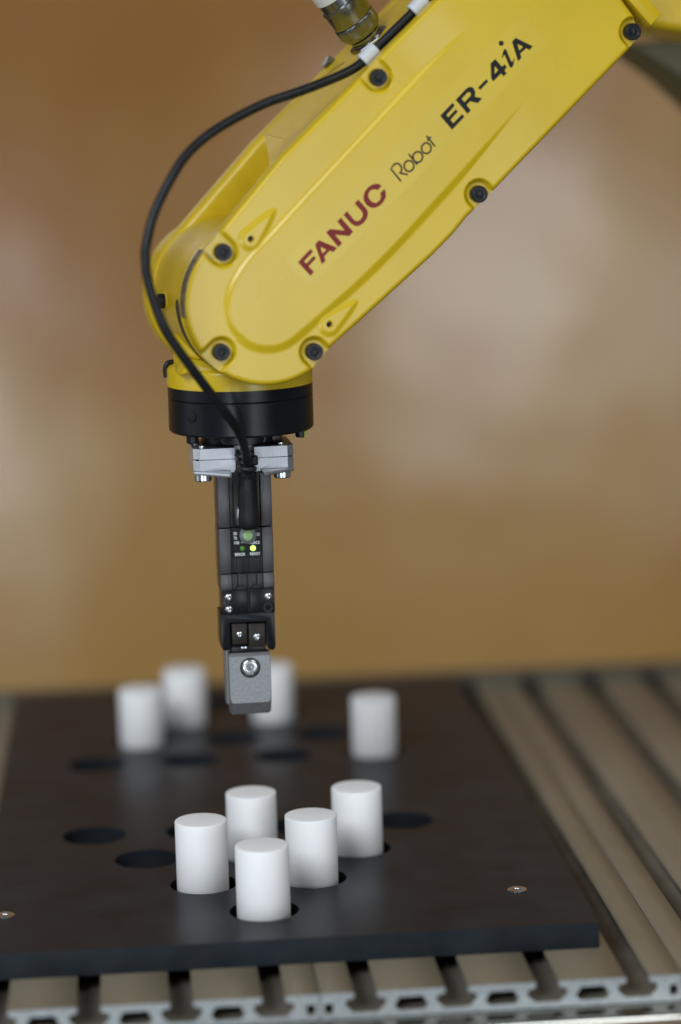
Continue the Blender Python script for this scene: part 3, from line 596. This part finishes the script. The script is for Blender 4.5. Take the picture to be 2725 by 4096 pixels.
# cable connector hanging in front of the body
cn = G(lathe('connector_plug', M['blackplastic'], grip, [(0,168.3),(2.4,168.4),(3.9,169.0),(4.8,170.4),(5.1,173),(5.0,176),(4.7,178.5),(4.6,184),(4.8,186.5),(4.4,189.5),(3.7,192),(3.6,193.6),(4.0,194),(4.0,196),(3.3,196.8),(3.2,200),(0,200)], (0.0,-21.2,0), (0,0,1), 40, 60))
for z, r, x in ((205.2,4.2,-2.2),(202.4,5.0,-.9),(199.3,4.6,-.3)):
    G(lathe('tie_lump', M['blackplastic'], grip, [(0,-1.6),(r*.7,-1.5),(r,-.5),(r*.95,.6),(r*.6,1.5),(0,1.6)], (x,-28.0,z), (.15,-.1,1), 20, 60))
G(box('tie_head', M['blackplastic'], grip, 1.2, 4.6, -31.5, -27.5, 200.6, 205.2, .9, 3))
sl = G(lathe('metal_sleeve', M['steel'], grip, [(5.0,170.6),(5.5,171.6),(5.65,175),(5.4,178.2),(4.6,179.4)], (-.6,-18.6,0), (0,0,1), 40))

# jaw carriers
G(box('jaw_carrier', M['anod'], grip, -13.2, -1.15, -15.2, 6, 126.4, 138.1, .35))
G(box('jaw_carrier', M['anod'], grip, -.1, 11.9, -15.5, 6, 126.4, 138.5, .35))
G(box('carrier_gap', M['socket'], grip, -1.3, 0.0, -14.0, 5, 126.5, 138.0, 0))
def dome(x, z, r, y=-15.3):
    s = G(lathe('screw', M['steel'], grip, [(0,0),(r,0),(r*.97,.3),(r*.75,.8),(r*.42,1.0),(r*.38,.75),(r*.3,.3),(0,.28)], (x, y, z), (0,-1,0), 28, 60))
    return s
dome(-10.3, 134.8, 1.95); dome(-10.3, 128.8, 1.95); dome(8.8, 134.4, 1.95, -15.6)
G(lathe('empty_screw_hole', M['socket'], grip, [(1.3,0),(2.3,0),(2.3,.12),(2.1,.16),(1.4,.05)], (8.6,-15.5,128.8), (0,-1,0), 28))
# lower yoke
yoke = [(-14.5,126.6),(-14.5,110.4),(-13.9,109.2),(-12.8,108.8),(-10.2,108.8),(-10.2,122.2),(7.2,122.2),(7.2,110.2),(7.8,108.9),(9.0,107.9),(10.4,107.9),(11.3,108.6),(11.6,110),(11.6,126.6)]
G(prism('yoke', M['anod'], grip, yoke, -15.9, 4, 'xz', .3))
G(box('yoke_core', M['socket'], grip, -10.1, 7.1, -11.5, 3.5, 107.4, 122.1, .3))
G(box('jaw', M['jaw'], grip, -9.3, -1.8, -15.2, -11.4, 111.2, 121.6, .5))
G(box('jaw', M['jaw'], grip, -1.3, 6.8, -16.4, -11.4, 109.8, 121.4, .5))
dome(-5.7, 116.3, 1.75, -15.2); dome(2.7, 114.9, 1.95, -16.4)
G(box('glint_sliver', M['steel'], grip, -5.0, -2.2, -14.6, -13, 108.9, 110.0, .2))  # bright sliver added to stand for a small highlight
# fingers
def finger(y0, y1, sgn, parent):
    prof = [(y0, 105.6), (y0+1.6, 107.0), (y1, 107.0), (y1, 77.2), (y1-.8, 76.2), (y0+3.9, 76.2), (y0+3.1, 77.0), (y0, 82.6)] if sgn > 0 else [(y0,107.0),(y1-1.6,107),(y1,105.6),(y1,82.6),(y1-2.3,77),(y1-3.2,76.2),(y0+.8,76.2),(y0,77.2)]
    bm = bmesh.new(); bm_prism(bm, prof, -11.35, 8.85, 'yz', 0)
    bmesh.ops.recalc_face_normals(bm, faces=bm.faces)
    vert_es = [e for e in bm.edges if abs((e.verts[0].co - e.verts[1].co).normalized().x) > .9]
    es = [e for e in bm.edges if e not in vert_es]
    low_ = [e for e in es if min(v.co.z for v in e.verts) < 79]
    bmesh.ops.bevel(bm, geom=low_, offset=1.7, segments=4, affect='EDGES', profile=.5)
    bmesh.ops.bevel(bm, geom=[e for e in bm.edges if len(e.link_faces) == 2 and e.calc_face_angle(0) > 1.0], offset=.35, segments=2, affect='EDGES', profile=.5)
    return G(finish('finger', bm, M['blast'], grip, 14))
f1 = finger(-16.6, -8.0, 1, grip); f2 = finger(6.5, 14.5, -1, grip)
G(box('finger_mount', M['anod'], grip, -9.6, 7.0, -14.4, 15, 106.6, 110.5, .3))
G(lathe('countersink', M['socket'], f1, [(3.7,0),(4.9,0),(4.95,.10),(3.8,.12)], (-1.1,-16.62,99.9), (0,-1,0), 48))
sc1 = G(lathe('screw', M['steel'], f1, [(0,0),(3.85,0),(3.95,.3),(3.6,.6),(2.2,.75),(2.0,.7),(1.85,.1),(1.7,-.8),(0,-.9)], (-1.1,-16.55,99.9), (0,-1,0), 48, 60))
G(lathe('star_socket', M['nickel'], sc1, [(0,0),(1.1,0),(.9,.5),(0,.55)], (-1.1,-16.3,99.8), (0,-1,0), 5, 0))
for k, a in enumerate((55, 75, 100, 125, 235, 262, 285)):
    x = -1.1 + 2.85*math.cos(math.radians(a)); z = 99.9 + 2.85*math.sin(math.radians(a))
    G(box('stamp_mark', M['chamf'], sc1, x-.22, x+.22, -17.25, -17.1, z-.35, z+.35, .05, 1))
